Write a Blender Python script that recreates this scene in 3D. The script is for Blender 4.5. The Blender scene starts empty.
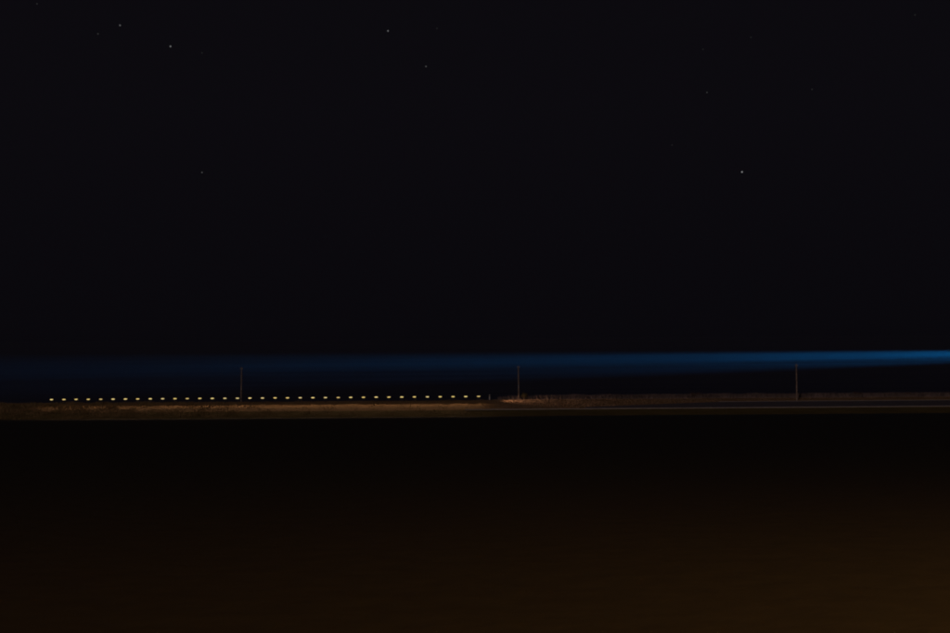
import bpy, bmesh, math, random
from mathutils import Vector, Matrix, noise
R = math.radians
random.seed(7)
S = bpy.context.scene
C = S.collection

# ------------------------------------------------------------------ camera, world, warm fill, exposure
CAM_H, LENS, D0 = 1.6, 50.0, 240.0
cd = bpy.data.cameras.new('camera'); cam = bpy.data.objects.new('camera', cd); C.objects.link(cam)
cd.lens = LENS; cd.sensor_width = 36.0; cd.clip_start = 0.1; cd.clip_end = 12000
cam.matrix_world = Matrix.Translation((0, 0, CAM_H)) @ Matrix.Rotation(R(90 + 3.94), 4, 'X') @ Matrix.Rotation(R(-0.42), 4, 'Z')
S.camera = cam

W = bpy.data.worlds.new('World'); S.world = W; W.use_nodes = True
bg = W.node_tree.nodes['Background']
bg.inputs['Strength'].default_value = 1.0
_n = W.node_tree.nodes; _l = W.node_tree.links                      # clear night: even sky, a little dimmer where the air is thickest at the horizon
_tc = _n.new('ShaderNodeTexCoord'); _sx = _n.new('ShaderNodeSeparateXYZ'); _rp = _n.new('ShaderNodeValToRGB')
_l.new(_tc.outputs['Generated'], _sx.inputs['Vector']); _l.new(_sx.outputs['Z'], _rp.inputs['Fac']); _l.new(_rp.outputs['Color'], bg.inputs['Color'])
_e = _rp.color_ramp.elements
_e[0].position = 0.0; _e[0].color = (0.0017, 0.0014, 0.0024, 1)
_e[1].position = 0.22; _e[1].color = (0.0036, 0.0031, 0.0046, 1)
_k = _e.new(0.06); _k.color = (0.0029, 0.0025, 0.0037, 1)

sl = bpy.data.lights.new('low_warm_fill', 'SUN'); sun = bpy.data.objects.new('low_warm_fill', sl); C.objects.link(sun)
sl.energy = 0.36; sl.angle = R(0.53); sl.color = (1.0, 0.79, 0.72)          # low reddish fill from behind the camera, added to light poles and bank
sun.rotation_euler = (R(90 - 6), 0, R(-26))

S.render.engine = 'CYCLES'
S.cycles.use_denoising = True
S.cycles.max_bounces = 6
S.cycles.volume_bounces = 0
S.cycles.filter_width = 2.0
S.view_settings.view_transform = 'Standard'; S.view_settings.look = 'None'
S.view_settings.exposure = 0.0; S.view_settings.gamma = 1.0

# ------------------------------------------------------------------ helpers
def mat(name, col, col2=None, scale=4.0, rough=0.9, spec=0.3, bump=0.0, stretch=(1, 1, 1), emit=0.0):
    m = bpy.data.materials.new(name); m.use_nodes = True
    nt = m.node_tree; p = nt.nodes['Principled BSDF']
    p.inputs['Roughness'].default_value = rough
    p.inputs['Specular IOR Level'].default_value = spec
    tc = nt.nodes.new('ShaderNodeTexCoord'); mp = nt.nodes.new('ShaderNodeMapping')
    mp.inputs['Scale'].default_value = stretch
    nt.links.new(tc.outputs['Object'], mp.inputs['Vector'])
    nz = nt.nodes.new('ShaderNodeTexNoise'); nz.inputs['Scale'].default_value = scale; nz.inputs['Detail'].default_value = 6
    nt.links.new(mp.outputs['Vector'], nz.inputs['Vector'])
    rp = nt.nodes.new('ShaderNodeValToRGB')
    c2 = col2 or tuple(c * 0.75 for c in col)
    rp.color_ramp.elements[0].position = 0.3; rp.color_ramp.elements[1].position = 0.7
    rp.color_ramp.elements[0].color = (*c2, 1); rp.color_ramp.elements[1].color = (*col, 1)
    nt.links.new(nz.outputs['Fac'], rp.inputs['Fac'])
    nt.links.new(rp.outputs['Color'], p.inputs['Base Color'])
    if bump:
        b = nt.nodes.new('ShaderNodeBump'); b.inputs['Strength'].default_value = bump; b.inputs['Distance'].default_value = 0.05
        nt.links.new(nz.outputs['Fac'], b.inputs['Height']); nt.links.new(b.outputs['Normal'], p.inputs['Normal'])
    if emit:
        p.inputs['Emission Color'].default_value = (*col, 1); p.inputs['Emission Strength'].default_value = emit
    return m

def obj(name, bm, m, parent=None, smooth=False):
    me = bpy.data.meshes.new(name); bm.to_mesh(me); bm.free()
    if smooth:
        for f in me.polygons: f.use_smooth = True
    o = bpy.data.objects.new(name, me); C.objects.link(o); me.materials.append(m)
    if parent: o.parent = parent
    return o

def pyobj(name, v, f, m, parent=None):
    me = bpy.data.meshes.new(name); me.from_pydata(v, [], f); me.update(); me.materials.append(m)
    o = bpy.data.objects.new(name, me); C.objects.link(o)
    if parent: o.parent = parent
    return o

def tag(o, label, cat, group=None):
    o['label'] = label; o['category'] = cat
    if group: o['group'] = group
    return o

def thing(name, label, cat, loc, group=None):
    o = bpy.data.objects.new(name, None); C.objects.link(o); o.location = loc
    return tag(o, label, cat, group)

def copy_tree(o, loc, label):
    r = o.copy(); C.objects.link(r); r.location = loc; r['label'] = label
    for ch in list(o.children):
        c = ch.copy(); C.objects.link(c); c.parent = r
        for g in list(ch.children):
            d = g.copy(); C.objects.link(d); d.parent = c
    return r

def box(bm, c, s, bevel=0.0):
    r = bmesh.ops.create_cube(bm, size=1.0, matrix=Matrix.Translation(c) @ Matrix.Diagonal((*s, 1)))
    if bevel:
        es = list({e for v in r['verts'] for e in v.link_edges})
        bmesh.ops.bevel(bm, geom=es, offset=bevel, segments=2, affect='EDGES', profile=0.6)

def cyl(bm, a, b, r0, r1, n=12):
    a, b = Vector(a), Vector(b); d = b - a
    q = Vector((0, 0, 1)).rotation_difference(d.normalized()).to_matrix().to_4x4()
    bmesh.ops.create_cone(bm, cap_ends=True, segments=n, radius1=r0, radius2=r1, depth=d.length,
                          matrix=Matrix.Translation((a + b) / 2) @ q)

def ball(bm, c, s, u=12, v=8):
    bmesh.ops.create_uvsphere(bm, u_segments=u, v_segments=v, radius=1.0,
                              matrix=Matrix.Translation(c) @ Matrix.Diagonal((*s, 1)))

M_soil = mat('dark_soil', (0.050, 0.042, 0.032), (0.040, 0.034, 0.027), 2.2, 0.88, 0.25, 0.5)
M_bank = mat('dry_bank_earth', (0.27, 0.165, 0.088), (0.19, 0.112, 0.058), 0.7, 0.95, 0.1, 0.3, (0.25, 1, 1))
M_turf = mat('dull_turf', (0.145, 0.105, 0.04), (0.10, 0.074, 0.028), 0.9, 0.95, 0.1, 0.3, (0.3, 1, 1))
M_asph = mat('asphalt', (0.115, 0.10, 0.12), (0.09, 0.08, 0.095), 2.0, 0.9, 0.2, 0.1, (0.2, 1, 1))
M_conc = mat('concrete', (0.29, 0.25, 0.22), (0.23, 0.20, 0.18), 1.5, 0.85, 0.2, 0.1)
M_gras = mat('dry_grass', (0.24, 0.16, 0.078), (0.12, 0.085, 0.038), 0.35, 0.9, 0.1)
M_sedg = mat('brown_sedge', (0.19, 0.14, 0.13), (0.12, 0.09, 0.085), 0.3, 0.95, 0.05)
M_verg = mat('verge_grass_blade', (0.25, 0.165, 0.105), (0.18, 0.12, 0.078), 0.3, 0.95, 0.05)
M_wood = mat('weathered_wood', (0.26, 0.20, 0.165), (0.17, 0.13, 0.105), 9, 0.85, 0.2, 0.3, (1, 1, 0.08))
M_iron = mat('dark_painted_iron', (0.05, 0.045, 0.04), None, 9, 0.55, 0.4)
M_galv = mat('galvanised_steel', (0.33, 0.33, 0.34), None, 7, 0.5, 0.5)
M_whit = mat('white_plastic', (0.5, 0.49, 0.49), (0.4, 0.39, 0.385), 8, 0.5, 0.4)
M_blak = mat('black_band', (0.02, 0.02, 0.02), None, 8, 0.6, 0.3)
M_refl = mat('amber_reflector', (0.5, 0.22, 0.03), None, 8, 0.3, 0.6)
M_porc = mat('porcelain', (0.5, 0.45, 0.42), None, 8, 0.3, 0.5)
M_olive = mat('olive_leaf', (0.16, 0.13, 0.03), (0.09, 0.075, 0.018), 2.0, 0.8, 0.2)
M_rust = mat('rusty_leaf', (0.16, 0.085, 0.055), (0.10, 0.055, 0.036), 2.0, 0.8, 0.2)
M_twig = mat('twig_bark', (0.11, 0.08, 0.055), None, 6, 0.9, 0.1)
M_lens = mat('amber_trail_lens', (1.0, 0.82, 0.38), (0.96, 0.78, 0.34), 8, 0.3, 0.3, emit=0.95)
M_sodi = mat('sodium_lit_lens', (1.0, 0.55, 0.16), (0.95, 0.5, 0.14), 8, 0.3, 0.3, emit=4.0)
M_blue = mat('blue_lit_lens', (0.02, 0.30, 1.0), (0.02, 0.26, 0.9), 8, 0.3, 0.3, emit=6.0)

# ------------------------------------------------------------------ ground and dyke
gx = [-4000, -1500, -600] + [-300 + 20 * i for i in range(31)] + [600, 1500, 4000]
gy = [-1500, -300, -100] + [-60 + 10 * i for i in range(33)] + [300, 400, 700, 1500, 4000]
v = []
for y in gy:
    for x in gx:
        v.append((x, y, 0.0))
nx = len(gx)
f = [(j * nx + i, j * nx + i + 1, (j + 1) * nx + i + 1, (j + 1) * nx + i) for j in range(len(gy) - 1) for i in range(nx - 1)]
g = pyobj('ground', v, f, M_soil); g['kind'] = 'structure'

# profile of the dyke: (y, z) from the toe facing the camera over the crest and down behind
Y_TOE, Y_KERB, Y_CREST = 237.3, 241.0, 247.0
Z_KERB, Z_CREST = 1.16, 2.95
def slope_z(y):
    if y < Y_TOE: return 0.0
    if y < Y_KERB: return (y - Y_TOE) / (Y_KERB - Y_TOE) * Z_KERB
    if y < Y_CREST: return Z_KERB + (y - Y_KERB) / (Y_CREST - Y_KERB) * (Z_CREST - Z_KERB)
    return Z_CREST
prof = [(236.4, -0.3), (237.3, 0.0), (238.5, 0.38), (239.8, 0.79), (240.95, 1.15)]
prof2 = [(240.95, 1.15), (242.5, 1.61), (244, 2.06), (245.5, 2.51), (246.4, 2.78), (247.0, 2.93), (248.2, 2.95), (250, 2.93), (253, 1.9), (258, 0.3), (260, -0.4)]
xs = [-420 + 1.5 * i for i in range(561)]
def sweep(name, prof, m, amp):
    v = []
    for x in xs:
        for k, (y, z) in enumerate(prof):
            e = 0 if y < 237.5 or y == 240.95 else amp
            v.append((x, y, z + e * noise.noise((x * 0.11, y * 0.5, 3.1)) + e * 0.6 * noise.noise((x * 0.5, y * 0.9, 8.1))))
    n = len(prof)
    f = [(i * n + k, (i + 1) * n + k, (i + 1) * n + k + 1, i * n + k + 1) for i in range(len(xs) - 1) for k in range(n - 1)]
    o = pyobj(name, v, f, m); o['kind'] = 'structure'
    return o
sweep('lower_bank', prof, M_turf, 0.05)
sweep('upper_bank', prof2, M_bank, 0.05)

# asphalt strip on the upper slope, right of the amber dots; pale strips added for taillight trails
X_KERB = -2.0
bm = bmesh.new()
ax = [20 + 1.5 * i for i in range(266)]
rows = []
for x in ax:
    t = min(1.0, (x - 20) / 25.0)
    row = []
    for k in range(5):
        y = 241.15 + (0.8 + 2.6 * t) * k / 4
        row.append(bm.verts.new((x, y, slope_z(y) + 0.10)))
    rows.append(row)
for a, b in zip(rows, rows[1:]):
    for k in range(4): bm.faces.new((a[k], b[k], b[k + 1], a[k + 1]))
ext = bmesh.ops.extrude_face_region(bm, geom=bm.faces[:])
bmesh.ops.translate(bm, vec=(0, 0, -0.25), verts=[e for e in ext['geom'] if isinstance(e, bmesh.types.BMVert)])
o = obj('asphalt_path', bm, M_asph); o['kind'] = 'structure'

def strip(name, x0, x1, y, z, h, d, m, step=3.0):
    v, f = [], []
    n = int((x1 - x0) / step) + 1
    for i in range(n):
        x = x0 + i * step
        w = 0.012 * noise.noise((x * 0.3, 1.7, z))
        v += [(x, y - d / 2, z - 0.3), (x, y - d / 2, z + h + w - 0.02), (x, y - d / 2 + 0.03, z + h + w), (x, y + d / 2, z + h + w), (x, y + d / 2, z - 0.3)]
    for i in range(n - 1):
        for k in range(4): f.append((i * 5 + k, (i + 1) * 5 + k, (i + 1) * 5 + k + 1, i * 5 + k + 1))
    f += [(0, 1, 2, 3, 4), tuple((n - 1) * 5 + k for k in (4, 3, 2, 1, 0))]
    o = pyobj(name, v, f, m); o['kind'] = 'structure'
    return o
strip('trail_kerb', X_KERB, 420, Y_KERB, Z_KERB, 0.13, 0.3, M_conc)  # pale line added for the lower taillight trail
strip('trail_edging', 45, 420, 244.7, slope_z(244.7), 0.14, 0.2, M_conc)  # pale line added for the upper taillight trail

# ------------------------------------------------------------------ grass on the dyke (uncountable)
def blades(name, n, area, hgt, wid, m, keep=None, clump=0.9):
    v, f = [], []
    x0, x1, y0, y1 = area
    for _ in range(n):
        x, y = random.uniform(x0, x1), random.uniform(y0, y1)
        if keep and random.random() > keep(x, y): continue
        cl = (1.4 - clump) + clump * max(0, noise.noise((x * 0.35, y * 0.5, 0)) + 0.35)
        h = random.uniform(*hgt) * cl; w = random.uniform(*wid)
        a = random.uniform(-0.9, 0.9); lx, ly = random.gauss(0, 0.35) * h, random.gauss(0, 0.3) * h
        z = slope_z(y) - 0.06
        k = len(v); dx, dy = math.cos(a) * w, math.sin(a) * w
        v += [(x - dx, y - dy, z), (x + dx, y + dy, z), (x + dx * 0.6 + lx * 0.5, y + dy * 0.6 + ly * 0.5, z + h * 0.6), (x + lx, y + ly, z + h)]
        f += [(k, k + 1, k + 2), (k, k + 2, k + 3)]
    o = pyobj(name, v, f, m); o['kind'] = 'stuff'
    return o
o = blades('dry_grass', 60000, (-115, 2, 237.4, 247.4), (0.10, 0.42), (0.03, 0.09), M_gras,
           lambda x, y: min(1.0, max(0.06, (-35 - x) / 45)) if y > Y_KERB else min(1.0, max(0.12, (-20 - x) / 50)))
tag(o, 'dry brown grass covering the left end of the lit bank', 'grass')
def right_verge(x, y):                                             # thins out to the right, none on the asphalt
    if y < Y_KERB + 0.3 or (x > 19 and y < 242.1 + 2.6 * min(1.0, max(0, x - 20) / 25.0)): return 0
    return min(max(0.25, 1 - x / 60), max(0.0, (x - 0.5) / 9))
o = blades('verge_grass', 60000, (1, 95, 241.2, 247.5), (0.05, 0.20), (0.03, 0.09), M_verg, right_verge, 0.4)  # blades added to catch the grazing side spot and carry its glow
tag(o, 'short brown grass added to catch light on the dim bank right of the amber dots', 'grass')
o = blades('tall_sedge', 30000, (4, 125, 247.3, 249.6), (0.55, 0.85), (0.04, 0.12), M_sedg, lambda x, y: min(1.0, (x - 4) / 14), 0.3)
tag(o, 'tall dull brown sedge along the crest right of the amber dots', 'grass')

# ------------------------------------------------------------------ timber poles on the crest
def pole(label, x, y, top, lean):
    z0 = slope_z(y) - 0.1
    t = thing('timber_pole', label, 'pole', (x, y, z0), 'timber poles along the bank')
    h = top - z0
    bm = bmesh.new()
    N = 9
    for k in range(N):
        a, b = k / N, (k + 1) / N
        cyl(bm, (lean * a, 0, h * a - (0.3 if k == 0 else 0)), (lean * b, 0, h * b), 0.15 - 0.05 * a, 0.15 - 0.05 * b, 10)
    obj('shaft', bm, M_wood, t, True)
    bm = bmesh.new(); cyl(bm, (lean, 0, h), (lean, 0, h + 0.07), 0.105, 0.03, 10); obj('cap', bm, M_galv, t)
    bm = bmesh.new(); box(bm, (lean, -0.13, h - 0.32), (0.56, 0.07, 0.10), 0.01); arm = obj('crossarm', bm, M_wood, t)
    for s in (-1, 1):
        bm = bmesh.new()
        cyl(bm, (lean + s * 0.22, -0.13, h - 0.27), (lean + s * 0.22, -0.13, h - 0.2), 0.012, 0.012, 8)
        cyl(bm, (lean + s * 0.22, -0.13, h - 0.2), (lean + s * 0.22, -0.13, h - 0.13), 0.045, 0.03, 10)
        cyl(bm, (lean + s * 0.22, -0.13, h - 0.13), (lean + s * 0.22, -0.13, h - 0.09), 0.03, 0.035, 10)
        obj('insulator', bm, M_porc, arm)
    bm = bmesh.new(); box(bm, (lean * 0.4, -0.142, h * 0.38), (0.13, 0.012, 0.2), 0.004); obj('number_plate', bm, M_galv, t)
    return t
pole('tall thin timber pole standing behind the row of amber trail dots', -43.9, 247.6, 9.42, 0.05)
pole('tall thin timber pole just right of the amber trail dots with olive bush at its foot', 8.1, 247.5, 9.30, -0.04)
pole('rightmost tall thin timber pole, beyond the amber trail dots near the dark asphalt path', 59.6, 245.2, 9.18, 0.03)

# ------------------------------------------------------------------ amber dots of a light trail, built as a row of added lamps
def lamp_proto(loc, label):
    t = thing('trail_dot_lamp', label, 'lamp', loc, 'amber light trail dots built as lamps along the bank')
    bm = bmesh.new(); cyl(bm, (0, 0.12, -0.25), (0, 0.12, 0.62), 0.045, 0.035, 10); cyl(bm, (0, 0.12, -0.04), (0, 0.12, 0.05), 0.10, 0.08, 12)
    obj('post', bm, M_iron, t)
    bm = bmesh.new(); box(bm, (0, 0.10, 0.70), (0.66, 0.16, 0.22), 0.03); hs = obj('housing', bm, M_iron, t)
    bm = bmesh.new(); box(bm, (0, 0.03, 0.822), (0.70, 0.30, 0.02), 0.006); obj('hood', bm, M_iron, hs)
    bm = bmesh.new(); ball(bm, (0, 0.02, 0.70), (0.31, 0.09, 0.088), 16, 10); obj('lens', bm, M_lens, t, True)
    ld = bpy.data.lights.new('trail_lamp_light', 'SPOT'); lo = bpy.data.objects.new('trail_lamp_light', ld); C.objects.link(lo); lo.parent = t
    ld.energy = 125; ld.color = (1.0, 0.60, 0.29); ld.spot_size = R(54); ld.spot_blend = 1.0; ld.shadow_soft_size = 0.04
    lo.location = (0, -0.12, 0.62); lo.scale = (4, 1, 1)                       # a wide fan down the bank
    lo.rotation_euler = Vector((0, -math.cos(R(28)), -math.sin(R(28)))).to_track_quat('-Z', 'Y').to_euler()
    return t
NL = 35
LENSES = [mat('amber_trail_lens', (1.0, g, b), (0.96, g * 0.95, b * 0.9), 8, 0.3, 0.3, emit=e) for g, b, e in
          ((0.77, 0.28, 0.95), (0.74, 0.24, 0.85), (0.79, 0.34, 0.78), (0.73, 0.26, 0.68), (0.77, 0.30, 1.0))]
ONES = ['', 'first', 'second', 'third', 'fourth', 'fifth', 'sixth', 'seventh', 'eighth', 'ninth', 'tenth', 'eleventh', 'twelfth',
        'thirteenth', 'fourteenth', 'fifteenth', 'sixteenth', 'seventeenth', 'eighteenth']
def lamp_label(i):
    if i == 0: return 'leftmost amber dot of the long light trail, built as a lamp on the bank'
    if i == NL - 1: return 'rightmost amber dot of the light trail, built as a lamp next to the short white marker post'
    if i < 17: return ONES[i + 1] + ' amber dot from the left end of the light trail, built as a lamp on the bank'
    if i == 17: return 'middle amber dot of the light trail, built as a lamp on the bank, eighteenth from either end'
    return ONES[NL - i] + ' amber dot from the right end of the light trail, built as a lamp on the bank'
proto = None
y_l = 246.0
for i in range(NL):
    px = 51.8 + 12.22 * i + (426.3 - 12.22 * 34) * (i / 34.0) ** 2          # spacing widens slightly to the right
    x = (px - 475) * (y_l / 1319.4)
    loc = (x, y_l, 2.93 + 0.02 * noise.noise((x, 0, 0)))
    if proto is None: proto = last = lamp_proto(loc, lamp_label(i))
    else: last = copy_tree(proto, loc, lamp_label(i))
    last.rotation_euler = (R(random.uniform(-2, 2)), R(random.uniform(-2, 2)), R(random.uniform(-7, 7)))
    for ch in last.children:
        if ch.name.startswith('lens'): ch.material_slots[0].link = 'OBJECT'; ch.material_slots[0].material = random.choice(LENSES)
# unseen extra spot, added to brighten the bank beyond the end of the row
ld = bpy.data.lights.new('added_side_fill', 'SPOT'); lo = bpy.data.objects.new('added_side_fill', ld); C.objects.link(lo); lo.parent = last
ld.energy = 8000; ld.color = (1.0, 0.60, 0.38); ld.spot_size = R(22); ld.spot_blend = 1.0; ld.shadow_soft_size = 0.05
lo.location = (0.37, -0.12, 0.62); lo.scale = (1.8, 1, 1)
lo.rotation_euler = Vector((24, -4.2, -1.6)).to_track_quat('-Z', 'Y').to_euler()

# ------------------------------------------------------------------ marker post
t = thing('marker_post', 'short white marker post right of the last amber trail dot', 'post', (2.62, 247.5, 2.74))
bm = bmesh.new(); box(bm, (0, 0, 0.62), (0.15, 0.09, 1.24), 0.02); obj('post', bm, M_whit, t)
bm = bmesh.new(); box(bm, (0, 0, 1.02), (0.156, 0.096, 0.16)); bd = obj('band', bm, M_blak, t)
bm = bmesh.new(); box(bm, (0, -0.052, 1.02), (0.06, 0.012, 0.11), 0.003); obj('reflector', bm, M_refl, bd)

# ------------------------------------------------------------------ small shrubs on the crest
def shrub(label, x, y, h, w, m, n):
    t = thing('shrub', label, 'shrub', (x, y, slope_z(y) - 0.05))
    bm = bmesh.new()
    for k in range(7):
        a = random.uniform(0, 6.28); r = random.uniform(0.1, 0.4) * w
        mid = (math.cos(a) * r * 0.4, math.sin(a) * r * 0.3, h * 0.45)
        cyl(bm, (0.02 * k - 0.06, 0, -0.1), mid, 0.025, 0.016, 6); cyl(bm, mid, (math.cos(a) * r, math.sin(a) * r * 0.6, h * random.uniform(0.75, 0.95)), 0.016, 0.006, 6)
    obj('stem', bm, M_twig, t)
    v, f = [], []
    cl = [(random.uniform(-0.38, 0.38) * w, random.uniform(-0.2, 0.2) * w, random.uniform(0.5, 0.88) * h) for _ in range(14)]
    for _ in range(n):
        c = random.choice(cl)
        p = Vector((c[0] + random.gauss(0, 0.085) * w, c[1] + random.gauss(0, 0.08) * w, c[2] + random.gauss(0, 0.10) * h))
        u = Vector((random.gauss(0, 1), random.gauss(0, 1), random.gauss(0, 1))).normalized(); q = u.orthogonal().normalized()
        s = random.uniform(0.025, 0.055); k = len(v)
        v += [p - u * s, p + q * s * 0.5, p + u * s, p - q * s * 0.5]; f.append((k, k + 1, k + 2, k + 3))
    pyobj('foliage', v, f, m, t)
    return t
shrub('small olive shrub at the right foot of the middle pole', 9.1, 247.3, 1.42, 1.5, M_olive, 900)
shrub('low brown shrub on the crest between the middle and rightmost poles', 41.2, 247.8, 1.25, 2.6, M_rust, 1100)
shrub('low reddish shrub on the crest right of the rightmost pole', 71.4, 247.8, 1.1, 2.4, M_rust, 1000)
shrub('low rusty shrub on the crest close to the right edge', 81.4, 247.8, 1.0, 2.0, M_rust, 900)

# ------------------------------------------------------------------ sodium street lamp behind the camera, which lights the near field
t = thing('street_lamp', 'sodium street lamp behind the viewer at the edge of the field', 'street lamp', (12.0, 2.0, 0))
bm = bmesh.new(); cyl(bm, (0, 0, -0.4), (0, 0, 5.8), 0.09, 0.05, 14); cyl(bm, (0, 0, 0), (0, 0, 1.1), 0.12, 0.11, 14); obj('post', bm, M_galv, t)
bm = bmesh.new(); cyl(bm, (0, 0, 5.75), (0, 1.1, 6.1), 0.04, 0.035, 10); obj('arm', bm, M_galv, t)
bm = bmesh.new(); box(bm, (0, 1.4, 6.14), (0.26, 0.7, 0.13), 0.03); hd = obj('lamp_head', bm, M_galv, t)
bm = bmesh.new(); ball(bm, (0, 1.42, 6.06), (0.10, 0.26, 0.06), 14, 8); obj('lens', bm, M_sodi, hd, True)
ld = bpy.data.lights.new('street_light', 'POINT'); lo = bpy.data.objects.new('street_light', ld); C.objects.link(lo); lo.parent = t
ld.energy = 3100; ld.color = (1.0, 0.50, 0.12); ld.shadow_soft_size = 0.05; lo.location = (0, 1.42, 5.9)

# ------------------------------------------------------------------ unseen searchlight and mist, added to draw a blue light trail as a beam
SX, SY, SZ = 172.0, 262.0, 12.1
t = thing('trail_light_mast', 'added unseen mast whose blue searchlight draws the blue light trail', 'searchlight', (SX, SY, 0))
for sx in (-1, 1):
    for sy in (-1, 1):
        bm = bmesh.new(); cyl(bm, (sx * 0.8, sy * 0.8, -0.3), (sx * 0.3, sy * 0.3, SZ - 0.7), 0.06, 0.05, 8); obj('tower_leg', bm, M_galv, t)
for k in range(6):
    z0, z1 = k * 1.9, (k + 1) * 1.9
    w0, w1 = 0.8 - 0.5 * z0 / 11.4, 0.8 - 0.5 * z1 / 11.4
    for sgn in (-1, 1):
        bm = bmesh.new(); cyl(bm, (-w0, sgn * w0, z0), (w1, sgn * w1, z1), 0.03, 0.03, 6); obj('brace', bm, M_galv, t)
        bm = bmesh.new(); cyl(bm, (sgn * w0, -w0, z0), (sgn * w1, w1, z1), 0.03, 0.03, 6); obj('brace', bm, M_galv, t)
bm = bmesh.new(); box(bm, (0, 0, SZ - 0.65), (0.9, 0.9, 0.08), 0.01); obj('platform', bm, M_galv, t)
bm = bmesh.new(); cyl(bm, (0.35, 0, SZ), (-0.25, 0, SZ), 0.2, 0.34, 20); cyl(bm, (0, 0, SZ - 0.6), (0, 0, SZ - 0.25), 0.08, 0.08, 10); hd = obj('lamp_head', bm, M_iron, t)
bm = bmesh.new(); ball(bm, (-0.26, 0, SZ), (0.05, 0.31, 0.31), 16, 10); obj('lens', bm, M_blue, hd, True)
for nm, en, size, blend, down in (('trail_beam', 2.6e7, 1.35, 1.0, 0.45), ('trail_spill', 0.75e7, 2.4, 1.0, 0.9)):
    ld = bpy.data.lights.new(nm, 'SPOT'); lo = bpy.data.objects.new(nm, ld); C.objects.link(lo); lo.parent = t
    ld.energy = en; ld.color = (0.0, 0.36, 1.0); ld.spot_size = R(size); ld.spot_blend = blend; ld.shadow_soft_size = 0.02
    lo.location = (-0.45, 0, SZ)
    lo.rotation_euler = Vector((-math.cos(R(down)), 0, -math.sin(R(down)))).to_track_quat('-Z', 'Y').to_euler()

bm = bmesh.new(); box(bm, (-60, 262, 7.5), (900, 9, 15.6))  # mist added so the blue spots show; its layers give the trail stripes
mist = obj('mist', bm, M_twig); mist['kind'] = 'stuff'; tag(mist, 'thin layered mist added behind the bank to show the blue light trail', 'mist')
m = bpy.data.materials.new('trail_mist_air'); m.use_nodes = True; nt = m.node_tree
nt.nodes.remove(nt.nodes['Principled BSDF'])
pv = nt.nodes.new('ShaderNodeVolumePrincipled'); pv.inputs['Color'].default_value = (0.85, 0.9, 1, 1); pv.inputs['Anisotropy'].default_value = 0.6
tc = nt.nodes.new('ShaderNodeTexCoord'); mp = nt.nodes.new('ShaderNodeMapping'); mp.inputs['Scale'].default_value = (0.006, 0.05, 1.0)
nz = nt.nodes.new('ShaderNodeTexNoise'); nz.inputs['Scale'].default_value = 2.4; nz.inputs['Detail'].default_value = 3
mr = nt.nodes.new('ShaderNodeMapRange'); mr.inputs['From Min'].default_value = 0.3; mr.inputs['From Max'].default_value = 0.7
mr.inputs['To Min'].default_value = 0.0040; mr.inputs['To Max'].default_value = 0.0080
nt.links.new(tc.outputs['Object'], mp.inputs['Vector']); nt.links.new(mp.outputs['Vector'], nz.inputs['Vector'])
nt.links.new(nz.outputs['Fac'], mr.inputs['Value']); nt.links.new(mr.outputs['Result'], pv.inputs['Density'])
nt.links.new(pv.outputs['Volume'], nt.nodes['Material Output'].inputs['Volume'])
mist.data.materials[0] = m

# ------------------------------------------------------------------ stars
def star(px, py, b, label):
    d = 3000.0
    v = Vector(((px - 475) / 1319.4, -(py - 316.5) / 1319.4, -1.0)).normalized()
    loc = cam.matrix_world @ (v * d)
    bm = bmesh.new(); bmesh.ops.create_icosphere(bm, subdivisions=1, radius=1.9 if b > 0.1 else 1.7)
    m = bpy.data.materials.new('star_light'); m.use_nodes = True; nt = m.node_tree
    nt.nodes.remove(nt.nodes['Principled BSDF']); em = nt.nodes.new('ShaderNodeEmission')
    em.inputs['Color'].default_value = (0.95, 0.96, 1.0, 1); em.inputs['Strength'].default_value = b * 0.8
    nt.links.new(em.outputs['Emission'], nt.nodes['Material Output'].inputs['Surface'])
    o = obj('star', bm, m); o.location = loc
    tag(o, label, 'star', 'stars in the night sky')
for s in (
    (742, 172, 0.30, 'brightest white star, alone in the right half of the sky'),
    (170.5, 46.5, 0.19, 'bright star in the upper left, lowest of a small group'),
    (120, 25.5, 0.12, 'star in the upper left, highest of a small group'),
    (98, 34, 0.040, 'dim star in the upper left, leftmost of a small group'),
    (388, 31, 0.17, 'bright star high above the middle of the amber trail dots'),
    (426, 66.5, 0.085, 'fainter star down to the right of the bright star at top centre'),
    (202, 172.5, 0.075, 'faint lone star midway up the left half of the sky'),
    (707, 92.5, 0.045, 'faint star above and left of the brightest star'),
    (812, 89.5, 0.024, 'very faint star above and right of the brightest star'),
    (37, 4, 0.028, 'very faint star at the top left corner'),
    (437, 28.5, 0.018, 'barely visible star right of the bright star at top centre'),
    (703, 49.5, 0.018, 'barely visible star high above the faint star left of the brightest one'),
    (751, 37.5, 0.018, 'barely visible star high above the brightest star'),
    (915, 15, 0.020, 'very faint star near the top right corner'),
    (672, 145, 0.017, 'barely visible star level with and left of the brightest star'),
    (202, 53, 0.017, 'barely visible star just right of the bright upper left star'),
):
    star(*s)
